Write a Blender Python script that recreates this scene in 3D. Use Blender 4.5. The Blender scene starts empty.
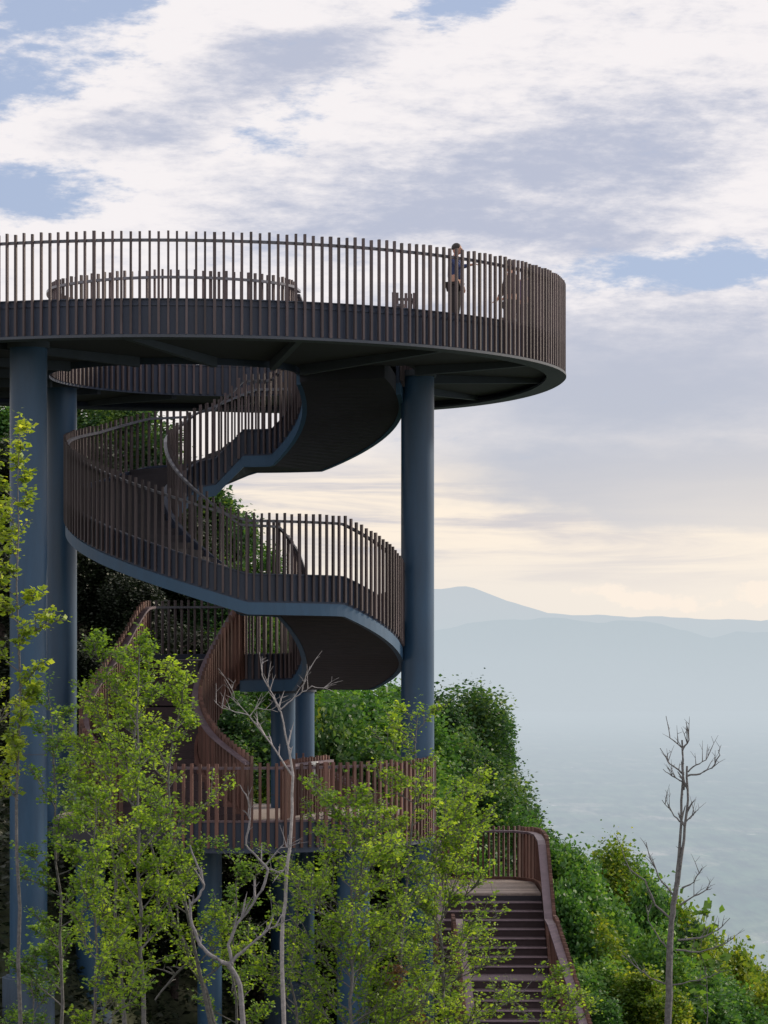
import bpy, math, random
import numpy as np
from mathutils import Vector
R = math.radians
rnd = random.Random(7)
F = 2730.0; HY = 640.0            # lens in pixels, height of eye level
def at(px, py, Y):                # layout helper: where something seen at (px,py) stands when it is Y metres away
    return Vector(((px-384)/F*Y, Y, (HY-py)/F*Y))
sc = bpy.context.scene
col = sc.collection

# ------------------------------------------------------------------ mesh builder
class MB:
    def __init__(s): s.v=[]; s.f=[]
    def add(s, vs, fs):
        o=len(s.v); s.v.extend([tuple(p) for p in vs]); s.f.extend([tuple(i+o for i in f) for f in fs])
    def hexa(s, b, t):            # 4 bottom, 4 top corners
        s.add(list(b)+list(t), [(3,2,1,0),(4,5,6,7),(0,1,5,4),(1,2,6,5),(2,3,7,6),(3,0,4,7)])
    def box(s, c, d, rz=0):
        ca,sa=math.cos(rz),math.sin(rz); x,y,z=[k/2 for k in d]
        P=[(-x,-y),(x,-y),(x,y),(-x,y)]
        q=[(c[0]+a*ca-b*sa, c[1]+a*sa+b*ca) for a,b in P]
        s.hexa([(a,b,c[2]-z) for a,b in q],[(a,b,c[2]+z) for a,b in q])
    def loft(s, secs, cap=True, closed=False):
        k=len(secs[0]); n=len(secs); o=len(s.v)
        for q in secs: s.v.extend([tuple(p) for p in q])
        rng = n if closed else n-1
        for i in range(rng):
            a=o+i*k; b=o+((i+1)%n)*k
            for j in range(k):
                j2=(j+1)%k; s.f.append((a+j,a+j2,b+j2,b+j))
        if cap and not closed:
            s.f.append(tuple(o+j for j in range(k))[::-1]); s.f.append(tuple(o+(n-1)*k+j for j in range(k)))
    def tube(s, pts, rad, n=6):
        pts=[Vector(p) for p in pts]; secs=[]
        if not hasattr(rad,'__len__'): rad=[rad]*len(pts)
        for i,p in enumerate(pts):
            d=(pts[min(i+1,len(pts)-1)]-pts[max(i-1,0)]).normalized()
            a=d.cross(Vector((0.31,0.95,0.05)) if abs(d.z)>.5 else Vector((0,0,1))).normalized(); b=d.cross(a)
            secs.append([p+rad[i]*(a*math.cos(2*math.pi*j/n)+b*math.sin(2*math.pi*j/n)) for j in range(n)])
        s.loft(secs)
    def cyl(s, x,y,z0,z1,r,n=40,r1=None):
        r1=r if r1 is None else r1
        s.loft([[(x+q*math.cos(2*math.pi*j/n),y+q*math.sin(2*math.pi*j/n),z) for j in range(n)] for z,q in ((z0,r),(z1,r1))])
    def build(s, name, mat, parent=None, smooth=False, loc=(0,0,0)):
        me=bpy.data.meshes.new(name); me.from_pydata(s.v,[],s.f); me.materials.append(mat)
        import bmesh
        if len(s.f)<60000:
            bm=bmesh.new(); bm.from_mesh(me); bmesh.ops.recalc_face_normals(bm,faces=bm.faces); bm.to_mesh(me); bm.free()
        if smooth:
            me.polygons.foreach_set('use_smooth',[True]*len(me.polygons))
            try: me.set_sharp_from_angle(angle=R(35))
            except Exception: pass
        o=bpy.data.objects.new(name,me); col.objects.link(o); o.location=loc
        if parent: o.parent=parent
        return o
def empty(name, loc, rz=0):
    o=bpy.data.objects.new(name,None); col.objects.link(o); o.location=loc; o.rotation_euler=(0,0,rz); return o
def tag(o,label=None,cat=None,group=None,kind=None):
    if label: o['label']=label
    if cat: o['category']=cat
    if group: o['group']=group
    if kind: o['kind']=kind
    return o

# ------------------------------------------------------------------ materials
def nt(name):
    m=bpy.data.materials.new(name); m.use_nodes=True; t=m.node_tree; b=t.nodes['Principled BSDF']; return m,t,b
def painted(name, c, rough=.55, metal=0, var=.25, scale=1.5, streak=True, bump=.0):
    m,t,b=nt(name); N=t.nodes.new; L=t.links.new
    g=N('ShaderNodeNewGeometry'); mp=N('ShaderNodeMapping'); mp.inputs['Scale'].default_value=(1,1,.18 if streak else 1)
    n=N('ShaderNodeTexNoise'); n.inputs['Scale'].default_value=scale*3; n.inputs['Detail'].default_value=6; n.inputs['Roughness'].default_value=.65
    L(g.outputs['Position'],mp.inputs['Vector']); L(mp.outputs[0],n.inputs['Vector'])
    r=N('ShaderNodeValToRGB'); r.color_ramp.elements[0].position=.3; r.color_ramp.elements[1].position=.7
    r.color_ramp.elements[0].color=tuple(k*(1-var) for k in c)+(1,); r.color_ramp.elements[1].color=tuple(min(1,k*(1+var)) for k in c)+(1,)
    L(n.outputs['Fac'],r.inputs[0]); L(r.outputs[0],b.inputs['Base Color'])
    if name in ('fin_paint','rust_brown_paint','tread_wood','deck_wood'):
        ri=N('ShaderNodeMapRange'); ri.inputs['To Min'].default_value=.65; ri.inputs['To Max'].default_value=1.4; L(g.outputs['Random Per Island'],ri.inputs[0])
        vv=N('ShaderNodeVectorMath'); vv.operation='SCALE'; L(r.outputs[0],vv.inputs[0]); L(ri.outputs[0],vv.inputs['Scale']); L(vv.outputs[0],b.inputs['Base Color'])
    mr=N('ShaderNodeMapRange'); mr.inputs['To Min'].default_value=rough-.1; mr.inputs['To Max'].default_value=min(1,rough+.15)
    L(n.outputs['Fac'],mr.inputs[0]); L(mr.outputs[0],b.inputs['Roughness'])
    b.inputs['Metallic'].default_value=metal
    if bump:
        n2=N('ShaderNodeTexNoise'); n2.inputs['Scale'].default_value=40; L(g.outputs['Position'],n2.inputs['Vector'])
        bp=N('ShaderNodeBump'); bp.inputs['Strength'].default_value=bump; bp.inputs['Distance'].default_value=.02
        L(n2.outputs['Fac'],bp.inputs['Height']); L(bp.outputs[0],b.inputs['Normal'])
    return m
def leafmat(name, c1, c2, c3, trans=.45):
    m,t,b=nt(name); N=t.nodes.new; L=t.links.new
    g=N('ShaderNodeNewGeometry'); n=N('ShaderNodeTexNoise'); n.inputs['Scale'].default_value=.7; n.inputs['Detail'].default_value=3
    L(g.outputs['Position'],n.inputs['Vector'])
    ad=N('ShaderNodeMath'); ad.operation='MULTIPLY_ADD'; ad.inputs[1].default_value=.55
    sb=N('ShaderNodeMath'); sb.operation='MULTIPLY_ADD'; sb.inputs[1].default_value=1.3; sb.inputs[2].default_value=-.4
    L(n.outputs['Fac'],sb.inputs[0]); L(g.outputs['Random Per Island'],ad.inputs[0]); L(sb.outputs[0],ad.inputs[2])
    r=N('ShaderNodeValToRGB'); e=r.color_ramp.elements; e[0].position=.1; e[1].position=.95; k=e.new(.55)
    e[0].color=c1+(1,); k.color=c2+(1,); e[-1].color=c3+(1,)
    L(ad.outputs[0],r.inputs[0])
    d=N('ShaderNodeBsdfPrincipled'); d.inputs['Roughness'].default_value=.55; L(r.outputs[0],d.inputs['Base Color'])
    tr=N('ShaderNodeBsdfTranslucent'); mx=N('ShaderNodeMix'); mx.data_type='RGBA'; mx.blend_type='MULTIPLY'; mx.inputs[0].default_value=1
    L(r.outputs[0],mx.inputs[6]); mx.inputs[7].default_value=(1.5,1.35,.6,1); L(mx.outputs[2],tr.inputs[0])
    ms=N('ShaderNodeMixShader'); ms.inputs[0].default_value=trans; L(d.outputs[0],ms.inputs[1]); L(tr.outputs[0],ms.inputs[2])
    L(ms.outputs[0],t.nodes['Material Output'].inputs[0]); t.nodes.remove(b)
    return m
M={}
M['column']=painted('column_paint',(.029,.076,.148),.36,0,.24,.8)
M['fascia']=painted('fascia_paint',(.038,.052,.092),.5,0,.2,1)
M['stringer']=painted('stringer_paint',(.040,.098,.18),.5,0,.12,1)
M['fin']=painted('fin_paint',(.08,.060,.065),.6,0,.35,2.2)
M['fin_low']=painted('rust_brown_paint',(.125,.062,.05),.65,0,.35,2.2)
M['under']=painted('soffit_paint',(.046,.045,.058),.85,0,.15,.5,False)
M['beam']=painted('beam_paint',(.065,.075,.098),.7,0,.15,.8,False)
M['handrail']=painted('handrail_wood',(.11,.115,.145),.3,0,.3,2,False)
M['cap']=painted('cap_wood',(.155,.115,.14),.55,0,.25,2,False)
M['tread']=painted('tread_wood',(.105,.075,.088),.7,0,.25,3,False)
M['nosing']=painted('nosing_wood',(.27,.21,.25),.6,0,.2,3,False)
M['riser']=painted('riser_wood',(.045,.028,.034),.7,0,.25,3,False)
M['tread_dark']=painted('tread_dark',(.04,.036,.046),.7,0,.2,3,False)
M['deck']=painted('deck_wood',(.30,.25,.23),.7,0,.25,3,False)
M['concrete']=painted('concrete',(.055,.085,.13),.85,0,.3,2,True,.3)
M['bark_grey']=painted('bark_grey',(.145,.14,.145),.9,0,.45,6,False,.5)
M['bark_mid']=painted('bark_mid',(.22,.21,.225),.85,0,.35,6,False,.4)
M['bark_pale']=painted('bark_pale',(.33,.31,.32),.85,0,.35,6,False,.4)
M['bark_dark']=painted('bark_dark',(.055,.042,.038),.9,0,.4,6,False,.4)
M['leaf_young']=leafmat('leaf_young',(.085,.18,.026),(.20,.35,.045),(.40,.56,.07),.55)
M['leaf_gold']=leafmat('leaf_gold',(.11,.19,.025),(.25,.37,.045),(.48,.56,.08),.52)
M['leaf_blue']=leafmat('leaf_blue_green',(.06,.14,.03),(.13,.26,.045),(.27,.42,.06),.5)
M['leaf_hill']=leafmat('leaf_hill',(.025,.088,.028),(.08,.215,.05),(.22,.38,.07),.42)
M['leaf_hill2']=leafmat('leaf_hill_yellow',(.04,.10,.016),(.13,.24,.03),(.42,.46,.06),.45)
M['leaf_dark']=leafmat('leaf_dark',(.006,.012,.006),(.012,.024,.010),(.028,.05,.016),.15)  # shade of the tree mass behind the tower painted into the leaf colour
M['leaf_cool']=leafmat('leaf_cool',(.016,.055,.026),(.045,.125,.045),(.17,.28,.06),.4)
M['leaf_brown']=leafmat('leaf_dry',(.10,.05,.03),(.18,.10,.05),(.26,.17,.08),.3)
M['soil']=painted('soil',(.035,.045,.02),.95,0,.5,1,False)
M['skin']=painted('skin',(.42,.23,.17),.6,0,.08,3,False)
M['hair']=painted('hair',(.018,.014,.013),.6,0,.2,9,False)
M['cloth_navy']=painted('cloth_navy',(.03,.05,.14),.85,0,.2,5,False)
M['cloth_plum']=painted('cloth_plum',(.13,.09,.19),.85,0,.2,5,False)
M['cloth_black']=painted('cloth_black',(.02,.018,.022),.85,0,.2,5,False)
M['cloth_brown']=painted('cloth_brown',(.05,.03,.028),.85,0,.2,5,False)
M['shoe']=painted('shoe',(.5,.5,.5),.6,0,.1,5,False)
M['lampwhite']=painted('lamp_white',(.85,.85,.82),.4,0,.05,3,False)

# ------------------------------------------------------------------ terrain
PX=[-400,-60,0,100,150,200,262,300,340,400,440,500,522,560,600,640,700,768,900]
PY=[380,390,398,405,425,495,565,640,695,705,705,712,748,815,862,868,925,990,1130]
PXm=[(p-384)/F*80 for p in PX]; PZm=[(HY-q)/F*80 for q in PY]
def prof(X):
    if X>PXm[-1]: return PZm[-1]-(X-PXm[-1])*.62
    return float(np.interp(X,PXm,PZm))
def hgt(X,Y):
    p=prof(X)
    hk=p-3.2-(82-min(Y,82))*.34
    if Y>82: hk-=(Y-82)*.5+max(0,Y-120)*.1
    hf=float(np.interp(Y,[-40,0,15,30,45,52,62,75,90],[-1.0,-1.75,-4.4,-6.6,-8.2,-8.9,-11,-16,-40]))-max(0,X-6)*.25-max(0,Y-88)*3
    h=max(hk,hf)
    h+=.35*math.sin(X*.7+1.3)*math.cos(Y*.45)+.15*math.sin(X*1.9+Y*1.3)
    return max(h,-596)
def grid(xs,ys,fn,name,mat):
    b=MB(); nx=len(xs)
    b.v=[(x,y,fn(x,y)) for y in ys for x in xs]
    b.f=[(j*nx+i,j*nx+i+1,(j+1)*nx+i+1,(j+1)*nx+i) for j in range(len(ys)-1) for i in range(nx-1)]
    return b.build(name,mat,None,True)
xs=[-900,-500,-250,-120,-70,-45]+[-32+i*1.0 for i in range(65)]+[36,45,60,80,110,150,220,330,500,700,1000]
ys=[-60,-40,-25,-12,-4]+[i*1.5 for i in range(0,75)]+[116,125,140,165,200,260,340,450,600,800,1050,1400]
hill=grid(xs,ys,hgt,'hillside',M['soil']); tag(hill,'steep overgrown hillside under the tower','hillside',kind='structure')

# ------------------------------------------------------------------ haze: aerial perspective in the far land's own material
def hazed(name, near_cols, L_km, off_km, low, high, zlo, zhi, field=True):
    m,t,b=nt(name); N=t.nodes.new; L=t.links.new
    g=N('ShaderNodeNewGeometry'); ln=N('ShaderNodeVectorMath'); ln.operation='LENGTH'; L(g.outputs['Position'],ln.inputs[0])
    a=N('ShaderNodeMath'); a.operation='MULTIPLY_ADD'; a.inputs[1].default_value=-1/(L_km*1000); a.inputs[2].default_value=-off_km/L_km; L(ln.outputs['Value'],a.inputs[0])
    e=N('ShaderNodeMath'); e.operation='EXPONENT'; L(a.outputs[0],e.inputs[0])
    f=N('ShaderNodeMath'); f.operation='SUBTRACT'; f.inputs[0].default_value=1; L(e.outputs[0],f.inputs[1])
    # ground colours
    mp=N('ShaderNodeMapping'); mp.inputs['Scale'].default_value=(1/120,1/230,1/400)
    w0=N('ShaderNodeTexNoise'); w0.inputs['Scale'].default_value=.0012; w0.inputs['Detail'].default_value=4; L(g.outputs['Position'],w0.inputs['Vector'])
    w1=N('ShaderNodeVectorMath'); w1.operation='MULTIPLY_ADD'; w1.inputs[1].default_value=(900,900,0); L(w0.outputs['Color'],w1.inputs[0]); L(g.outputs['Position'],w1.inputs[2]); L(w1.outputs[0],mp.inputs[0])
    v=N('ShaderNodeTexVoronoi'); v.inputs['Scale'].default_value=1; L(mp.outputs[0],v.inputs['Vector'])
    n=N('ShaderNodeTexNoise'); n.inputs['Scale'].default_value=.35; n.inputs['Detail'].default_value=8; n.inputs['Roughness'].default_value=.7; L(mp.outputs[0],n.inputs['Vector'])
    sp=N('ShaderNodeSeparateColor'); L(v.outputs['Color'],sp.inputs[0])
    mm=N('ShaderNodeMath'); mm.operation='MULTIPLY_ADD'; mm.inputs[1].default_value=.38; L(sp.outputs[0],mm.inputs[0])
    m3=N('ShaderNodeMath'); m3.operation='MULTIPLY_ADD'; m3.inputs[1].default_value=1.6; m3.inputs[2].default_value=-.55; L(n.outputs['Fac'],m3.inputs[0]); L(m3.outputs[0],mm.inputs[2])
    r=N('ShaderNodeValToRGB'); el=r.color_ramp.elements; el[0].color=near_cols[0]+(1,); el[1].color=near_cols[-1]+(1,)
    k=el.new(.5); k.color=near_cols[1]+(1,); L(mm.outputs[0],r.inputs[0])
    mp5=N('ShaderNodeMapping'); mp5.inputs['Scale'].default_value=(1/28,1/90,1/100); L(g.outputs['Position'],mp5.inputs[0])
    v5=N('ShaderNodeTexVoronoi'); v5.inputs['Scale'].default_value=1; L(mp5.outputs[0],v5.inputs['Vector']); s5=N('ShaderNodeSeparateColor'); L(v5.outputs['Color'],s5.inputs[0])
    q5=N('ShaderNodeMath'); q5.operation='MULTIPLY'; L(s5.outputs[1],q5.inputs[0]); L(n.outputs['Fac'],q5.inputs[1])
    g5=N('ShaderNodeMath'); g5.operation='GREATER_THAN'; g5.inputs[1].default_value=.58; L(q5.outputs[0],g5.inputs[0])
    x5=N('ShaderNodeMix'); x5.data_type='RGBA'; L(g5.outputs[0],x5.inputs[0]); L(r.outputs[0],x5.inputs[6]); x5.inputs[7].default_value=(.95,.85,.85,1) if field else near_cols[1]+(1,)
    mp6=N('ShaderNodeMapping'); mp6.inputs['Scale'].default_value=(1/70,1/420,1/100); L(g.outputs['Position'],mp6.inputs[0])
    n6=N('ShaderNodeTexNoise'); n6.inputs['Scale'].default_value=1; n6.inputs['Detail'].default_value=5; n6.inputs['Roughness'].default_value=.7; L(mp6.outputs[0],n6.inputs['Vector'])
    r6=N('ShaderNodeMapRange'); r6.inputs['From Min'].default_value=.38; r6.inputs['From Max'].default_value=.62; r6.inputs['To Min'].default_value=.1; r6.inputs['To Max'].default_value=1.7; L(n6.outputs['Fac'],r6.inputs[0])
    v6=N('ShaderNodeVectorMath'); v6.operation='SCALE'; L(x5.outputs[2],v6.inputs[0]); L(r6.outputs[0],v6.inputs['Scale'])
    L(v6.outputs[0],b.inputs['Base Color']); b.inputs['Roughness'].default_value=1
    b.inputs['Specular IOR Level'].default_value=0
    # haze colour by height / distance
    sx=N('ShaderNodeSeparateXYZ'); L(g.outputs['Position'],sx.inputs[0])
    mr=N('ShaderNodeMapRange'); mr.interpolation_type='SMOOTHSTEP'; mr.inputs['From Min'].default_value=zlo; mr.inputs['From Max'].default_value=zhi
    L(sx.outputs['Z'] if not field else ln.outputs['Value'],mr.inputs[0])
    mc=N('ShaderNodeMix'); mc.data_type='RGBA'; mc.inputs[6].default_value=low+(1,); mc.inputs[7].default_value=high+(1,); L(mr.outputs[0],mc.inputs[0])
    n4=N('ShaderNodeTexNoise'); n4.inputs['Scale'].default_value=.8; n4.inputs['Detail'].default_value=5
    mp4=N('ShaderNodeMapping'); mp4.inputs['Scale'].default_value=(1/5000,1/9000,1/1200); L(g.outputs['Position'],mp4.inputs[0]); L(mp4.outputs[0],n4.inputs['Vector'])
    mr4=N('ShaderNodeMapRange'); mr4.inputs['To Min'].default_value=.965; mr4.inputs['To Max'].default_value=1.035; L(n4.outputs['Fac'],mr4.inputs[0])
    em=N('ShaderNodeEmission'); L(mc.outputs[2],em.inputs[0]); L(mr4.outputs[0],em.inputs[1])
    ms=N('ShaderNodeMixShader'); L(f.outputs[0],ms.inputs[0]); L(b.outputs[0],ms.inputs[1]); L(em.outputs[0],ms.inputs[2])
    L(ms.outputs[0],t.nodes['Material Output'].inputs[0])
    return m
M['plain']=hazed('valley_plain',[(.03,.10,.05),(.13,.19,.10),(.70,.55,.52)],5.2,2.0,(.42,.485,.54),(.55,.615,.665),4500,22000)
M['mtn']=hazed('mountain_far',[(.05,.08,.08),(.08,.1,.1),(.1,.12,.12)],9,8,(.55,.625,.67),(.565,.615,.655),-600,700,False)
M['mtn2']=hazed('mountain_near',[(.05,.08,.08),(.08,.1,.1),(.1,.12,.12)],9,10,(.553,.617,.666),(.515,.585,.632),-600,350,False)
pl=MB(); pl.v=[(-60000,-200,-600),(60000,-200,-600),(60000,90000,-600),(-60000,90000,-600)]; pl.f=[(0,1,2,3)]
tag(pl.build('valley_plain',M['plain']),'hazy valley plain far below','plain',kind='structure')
def ridge(name,Y,pts,mat,label,seed):
    r=random.Random(seed); b=MB(); n=260; x0,x1=-9000,9000
    ph=[(r.uniform(0,6),r.uniform(.8,1.2)) for _ in range(7)]
    xs=[x0+(x1-x0)*i/n for i in range(n+1)]
    xs=[x*Y/30000*1.3 for x in xs]
    hp=[]
    for x in xs:
        px=x/Y*F+384; y=float(np.interp(px,[p[0] for p in pts],[p[1] for p in pts])); h=(HY-y)/F*Y
        for k,(a,c) in enumerate(ph): h+=Y/30000*26/(1.6**k)*math.sin(x/Y*30000/ (900/1.9**k)*c+a)
        hp.append(h)
    rows=[(-.16,0),(-.09,.22),(-.04,.6),(0,1),(.05,.55),(.15,0)]
    for q,(dy,k) in enumerate(rows):
        for i,x in enumerate(xs): b.v.append((x,Y*(1+dy)+ (math.sin(i*.35+q)*.012*Y if 0<q<3 else 0),-620+(hp[i]+620)*k))
    m=n+1
    b.f=[(j*m+i,j*m+i+1,(j+1)*m+i+1,(j+1)*m+i) for j in range(len(rows)-1) for i in range(n)]
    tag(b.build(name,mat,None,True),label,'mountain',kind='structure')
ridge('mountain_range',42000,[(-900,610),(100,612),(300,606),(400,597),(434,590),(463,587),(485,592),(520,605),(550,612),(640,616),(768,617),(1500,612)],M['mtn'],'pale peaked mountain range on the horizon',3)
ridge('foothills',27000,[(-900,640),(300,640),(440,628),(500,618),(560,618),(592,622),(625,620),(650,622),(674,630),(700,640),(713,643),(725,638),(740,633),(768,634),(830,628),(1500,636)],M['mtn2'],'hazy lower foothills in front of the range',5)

# ------------------------------------------------------------------ the tower
CX,CY=-3.11,57.0; RI,RO=1.46,3.46
PCX,PCY,PR=-4.2,57.0,7.88
tower=empty('lookout_tower',(CX,CY,hgt(CX,CY)))
tag(tower,'dark blue steel lookout tower with round viewing platform and spiral stairs hanging beneath','lookout tower')
def P(b,name,mat,parent,smooth=False):
    """build in world coordinates, then parent keeping the place"""
    o=b.build(name,mat,None,smooth)
    root=parent; off=Vector((0,0,0))
    while root is not None: off+=Vector(root.location); root=root.parent
    o.location=-off; o.parent=parent
    return o
def resample(path,step):          # path of (x,y,z) -> even points + tangents
    pts=[Vector(p) for p in path]; d=[0]
    for a,b in zip(pts,pts[1:]): d.append(d[-1]+((b-a).xy.length or 1e-6))
    n=max(1,round(d[-1]/step)); out=[]
    for i in range(n+1):
        s=d[-1]*i/n; j=min(len(pts)-2,max(0,int(np.searchsorted(d,s,side='right'))-1))
        f=(s-d[j])/(d[j+1]-d[j]); p=pts[j].lerp(pts[j+1],f)
        s0,s1=max(0,s-.15),min(d[-1],s+.15)
        def pa(s):
            j=min(len(pts)-2,max(0,int(np.searchsorted(d,s,side='right'))-1)); return pts[j].lerp(pts[j+1],(s-d[j])/(d[j+1]-d[j]))
        t=(pa(s1)-pa(s0)); t.z=0; out.append((p,t.normalized()))
    return out
def offset(path,side,o,dz=0):     # side=+1: to the left of travel
    res=[]; n=len(path)
    for i in range(n):
        a=Vector(path[max(0,i-1)]); b=Vector(path[min(n-1,i+1)]); t=(b-a); t.z=0; t.normalize()
        nrm=Vector((-t.y,t.x,0))*side; res.append(Vector(path[i])+nrm*o+Vector((0,0,dz)))
    return res
def strip(b,path,side,o0,o1,z0,z1):
    A=offset(path,side,o0); Bq=offset(path,side,o1)
    b.loft([[(p.x,p.y,p.z+z0),(q.x,q.y,q.z+z0),(q.x,q.y,q.z+z1),(p.x,p.y,p.z+z1)] for p,q in zip(A,Bq)])
def railing(parent,path,side,foot=.5,top=1.2,step=.155,fin='fin',hr='handrail',w=.041,dp=.055,hw=.07,hh=.05,name='railing',hz=1.02):
    """path = line of the fascia top; fins stand on its outer side, handrail on the inner face of the fins"""
    rs=resample(path,step); b=MB()
    for i_,(p,t) in enumerate(rs):
        n=Vector((-t.y,t.x,0))*side; ww=w*1.35 if i_%13==6 else w*rnd.uniform(.92,1.08); c=p+n*(.045+dp/2)+t*rnd.uniform(-.006,.006); a=t*ww/2; q=n*dp/2
        j=rnd.uniform(-.015,.015)
        cr=[c-a-q,c+a-q,c+a+q,c-a+q]
        b.hexa([(k.x,k.y,p.z-foot) for k in cr],[(k.x,k.y,p.z+top+j) for k in cr])
    r=P(b,name,M[fin],parent)
    h=MB(); strip(h,[Vector(p) for p in path],side,.043-hw,.043,hz,hz+hh); P(h,'handrail',M[hr],r)
    return r

# --- viewing platform
ZT=6.15; ZB=5.47
RINK=[(-20,3.75),(35,3.75),(60,4.0),(90,4.3),(120,4.25),(150,4.05),(180,3.9),(200,3.85),(225,3.5),(245,3.17),(270,2.62),(300,2.1),(325,1.62),(339.9,1.45)]
def r_in(a):
    a=(a+20)%360-20
    return float(np.interp(a,[k[0] for k in RINK],[k[1] for k in RINK]))
def rimpt(a,R0=PR):
    c,q=math.cos(R(a)),math.sin(R(a)); k=1+.42*c if (q>0 and c>0) else 1
    return (PCX+R0*c,PCY+R0*q*k)
_RA=sorted([(math.degrees(math.atan2(y-CY,x-CX))%360,math.hypot(x-CX,y-CY)) for x,y in (rimpt(i*.5) for i in range(720))])
def r_out(a,R0=PR):
    return float(np.interp(a%360,[k[0] for k in _RA],[k[1] for k in _RA],period=360))-(PR-R0)
def pol(a,r,z): return (CX+r*math.cos(R(a)),CY+r*math.sin(R(a)),z)
b=MB(); angs=[-20+i*3 for i in range(120)]+[339.99]
for z0,z1,ri,ro in ((5.60,6.02,.02,.06),):
    b.loft([[pol(a,r_in(a)+ri,z0),pol(a,r_out(a)-ro,z0),pol(a,r_out(a)-ro,z1),pol(a,r_in(a)+ri,z1)] for a in angs])
plat=P(b,'viewing_platform',M['under'],tower)
b=MB(); b.loft([[pol(a,r_in(a)+.06,6.024),pol(a,r_out(a)-.1,6.024),pol(a,r_out(a)-.1,6.045),pol(a,r_in(a)+.06,6.045)] for a in angs]); P(b,'deck_boards',M['deck'],plat)
# outer rim
rim=[rimpt(a)+(ZT,) for a in range(0,361,2)]
b=MB(); strip(b,rim,-1,-.05,.0,ZB-ZT,-.02); strip(b,rim,-1,-.07,.03,-.02,.0); strip(b,rim,-1,-.06,.022,-.13,-.10)
fas=P(b,'fascia',M['fascia'],plat)
b=MB(); strip(b,rim,-1,-.30,.11,ZB-ZT-.03,ZB-ZT+.02); P(b,'bottom_flange',M['beam'],plat)
railing(plat,rim,-1,foot=ZT-ZB-.03,top=1.2,step=.165)
# radial beams under the slab
for k in range(14):
    a=k*360/14+8
    A=Vector((CX+(r_in(a)+.2)*math.cos(R(a)),CY+(r_in(a)+.2)*math.sin(R(a)),0)); Bq=Vector(rimpt(a,7.6)+(0,))
    t=(Bq-A).normalized(); n=Vector((-t.y,t.x,0))*.06; b=MB()
    b.hexa([A-n+Vector((0,0,5.40)),Bq-n+Vector((0,0,5.5)),Bq+n+Vector((0,0,5.5)),A+n+Vector((0,0,5.40))],[A-n+Vector((0,0,5.598)),Bq-n+Vector((0,0,5.598)),Bq+n+Vector((0,0,5.598)),A+n+Vector((0,0,5.598))])
    P(b,'beam',M['beam'],plat)
railing(plat,[pol(2,3.30,ZT),pol(2,3.74,ZT)],-1,foot=.05,top=1.10,step=.085,hz=.95,w=.06)
# well edge with its fascia and guard rail
well=[pol(a,r_in(a),ZT) for a in [4+i*3 for i in range(112)]]
b=MB(); strip(b,well,-1,-.03,.02,ZB-ZT,0); strip(b,well,-1,-.05,.05,-.02,.012); P(b,'well_fascia',M['fascia'],plat)
for a0,a1,tp in ((3,8,1.1),(9,60,.84),(61,337,1.2)):
    railing(plat,[pol(a,r_in(a),ZT) for a in [a0+(a1-a0)*j/max(2,round((a1-a0)/3)) for j in range(max(2,round((a1-a0)/3))+1)]],1,foot=ZT-ZB-.04,top=tp,step=.165 if a0>1 else .11,hz=tp-.18)

# --- spiral stair: height of its curb by angle (anticlockwise from the right, seen from above)
ZK=[(-25,6.14),(60,4.5),(86,4.5),(110,3.88),(126,3.80),(150,3.42),(185,3.05),(277,1.30),(311,1.27),(350,.46),(395,-.28),(485,-.33)]
def zt(a): return float(np.interp(a,[k[0] for k in ZK],[k[1] for k in ZK]))
def cx(a): return CX+0
def sp(a,r): return (cx(a)+r*math.cos(R(a)),CY+r*math.sin(R(a)),zt(a))
stair=empty('spiral_staircase',(0,0,0)); stair.parent=tower
TL=Vector(tower.location); stair.location=(0,0,0)
segs=[(-24,60,False,'stair_flight'),(60,86,True,'landing'),(86,110,False,'stair_flight'),(110,126,True,'landing'),(126,277,False,'stair_flight'),(277,311,True,'landing'),(311,395,False,'stair_flight'),(395,485,True,'landing')]
def deck_steps(b,a0,a1,z0,z1,ctr,RIa,ROa):
    """stepped walking surface between two angles"""
    n=max(1,round(abs(z1-z0)/.16)); 
    for i in range(n):
        f0=i/n; f1=(i+1)/n; s0=a0+(a1-a0)*f0; s1=a0+(a1-a0)*f1; z=z0+(z1-z0)*f0
        zb=z-.22
        m=max(2,int((s1-s0)/4)+1)
        b.loft([[(ctr(a)+RIa*math.cos(R(a)),CY+RIa*math.sin(R(a)),zb),(ctr(a)+ROa*math.cos(R(a)),CY+ROa*math.sin(R(a)),zb),(ctr(a)+ROa*math.cos(R(a)),CY+ROa*math.sin(R(a)),z),(ctr(a)+RIa*math.cos(R(a)),CY+RIa*math.sin(R(a)),z)] for a in [s0+(s1-s0)*j/(m-1) for j in range(m)]])
for a0,a1,flat,nm in segs:
    b=MB(); n=max(2,int((a1-a0)/3)+1); aa=[a0+(a1-a0)*j/(n-1) for j in range(n)]
    # underside slab
    b.loft([[ (lambda p:(p[0],p[1],p[2]-.78))(sp(a,RI+.04)),(lambda p:(p[0],p[1],p[2]-.78))(sp(a,RO-.04)),(lambda p:(p[0],p[1],p[2]-.42))(sp(a,RO-.04)),(lambda p:(p[0],p[1],p[2]-.42))(sp(a,RI+.04))] for a in aa])
    o=P(b,nm,M['under'],stair)
    b=MB()
    if flat:
        b.loft([[ (lambda p:(p[0],p[1],p[2]-.40))(sp(a,RI+.05)),(lambda p:(p[0],p[1],p[2]-.40))(sp(a,RO-.05)),(lambda p:(p[0],p[1],p[2]-.1))(sp(a,RO-.05)),(lambda p:(p[0],p[1],p[2]-.1))(sp(a,RI+.05))] for a in aa])
        P(b,'deck',M['tread_dark'],o)
    else:
        deck_steps(b,a0,a1,zt(a0)-.1,zt(a1)-.1,cx,RI+.05,RO-.05); P(b,'steps',M['tread_dark'],o)
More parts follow.
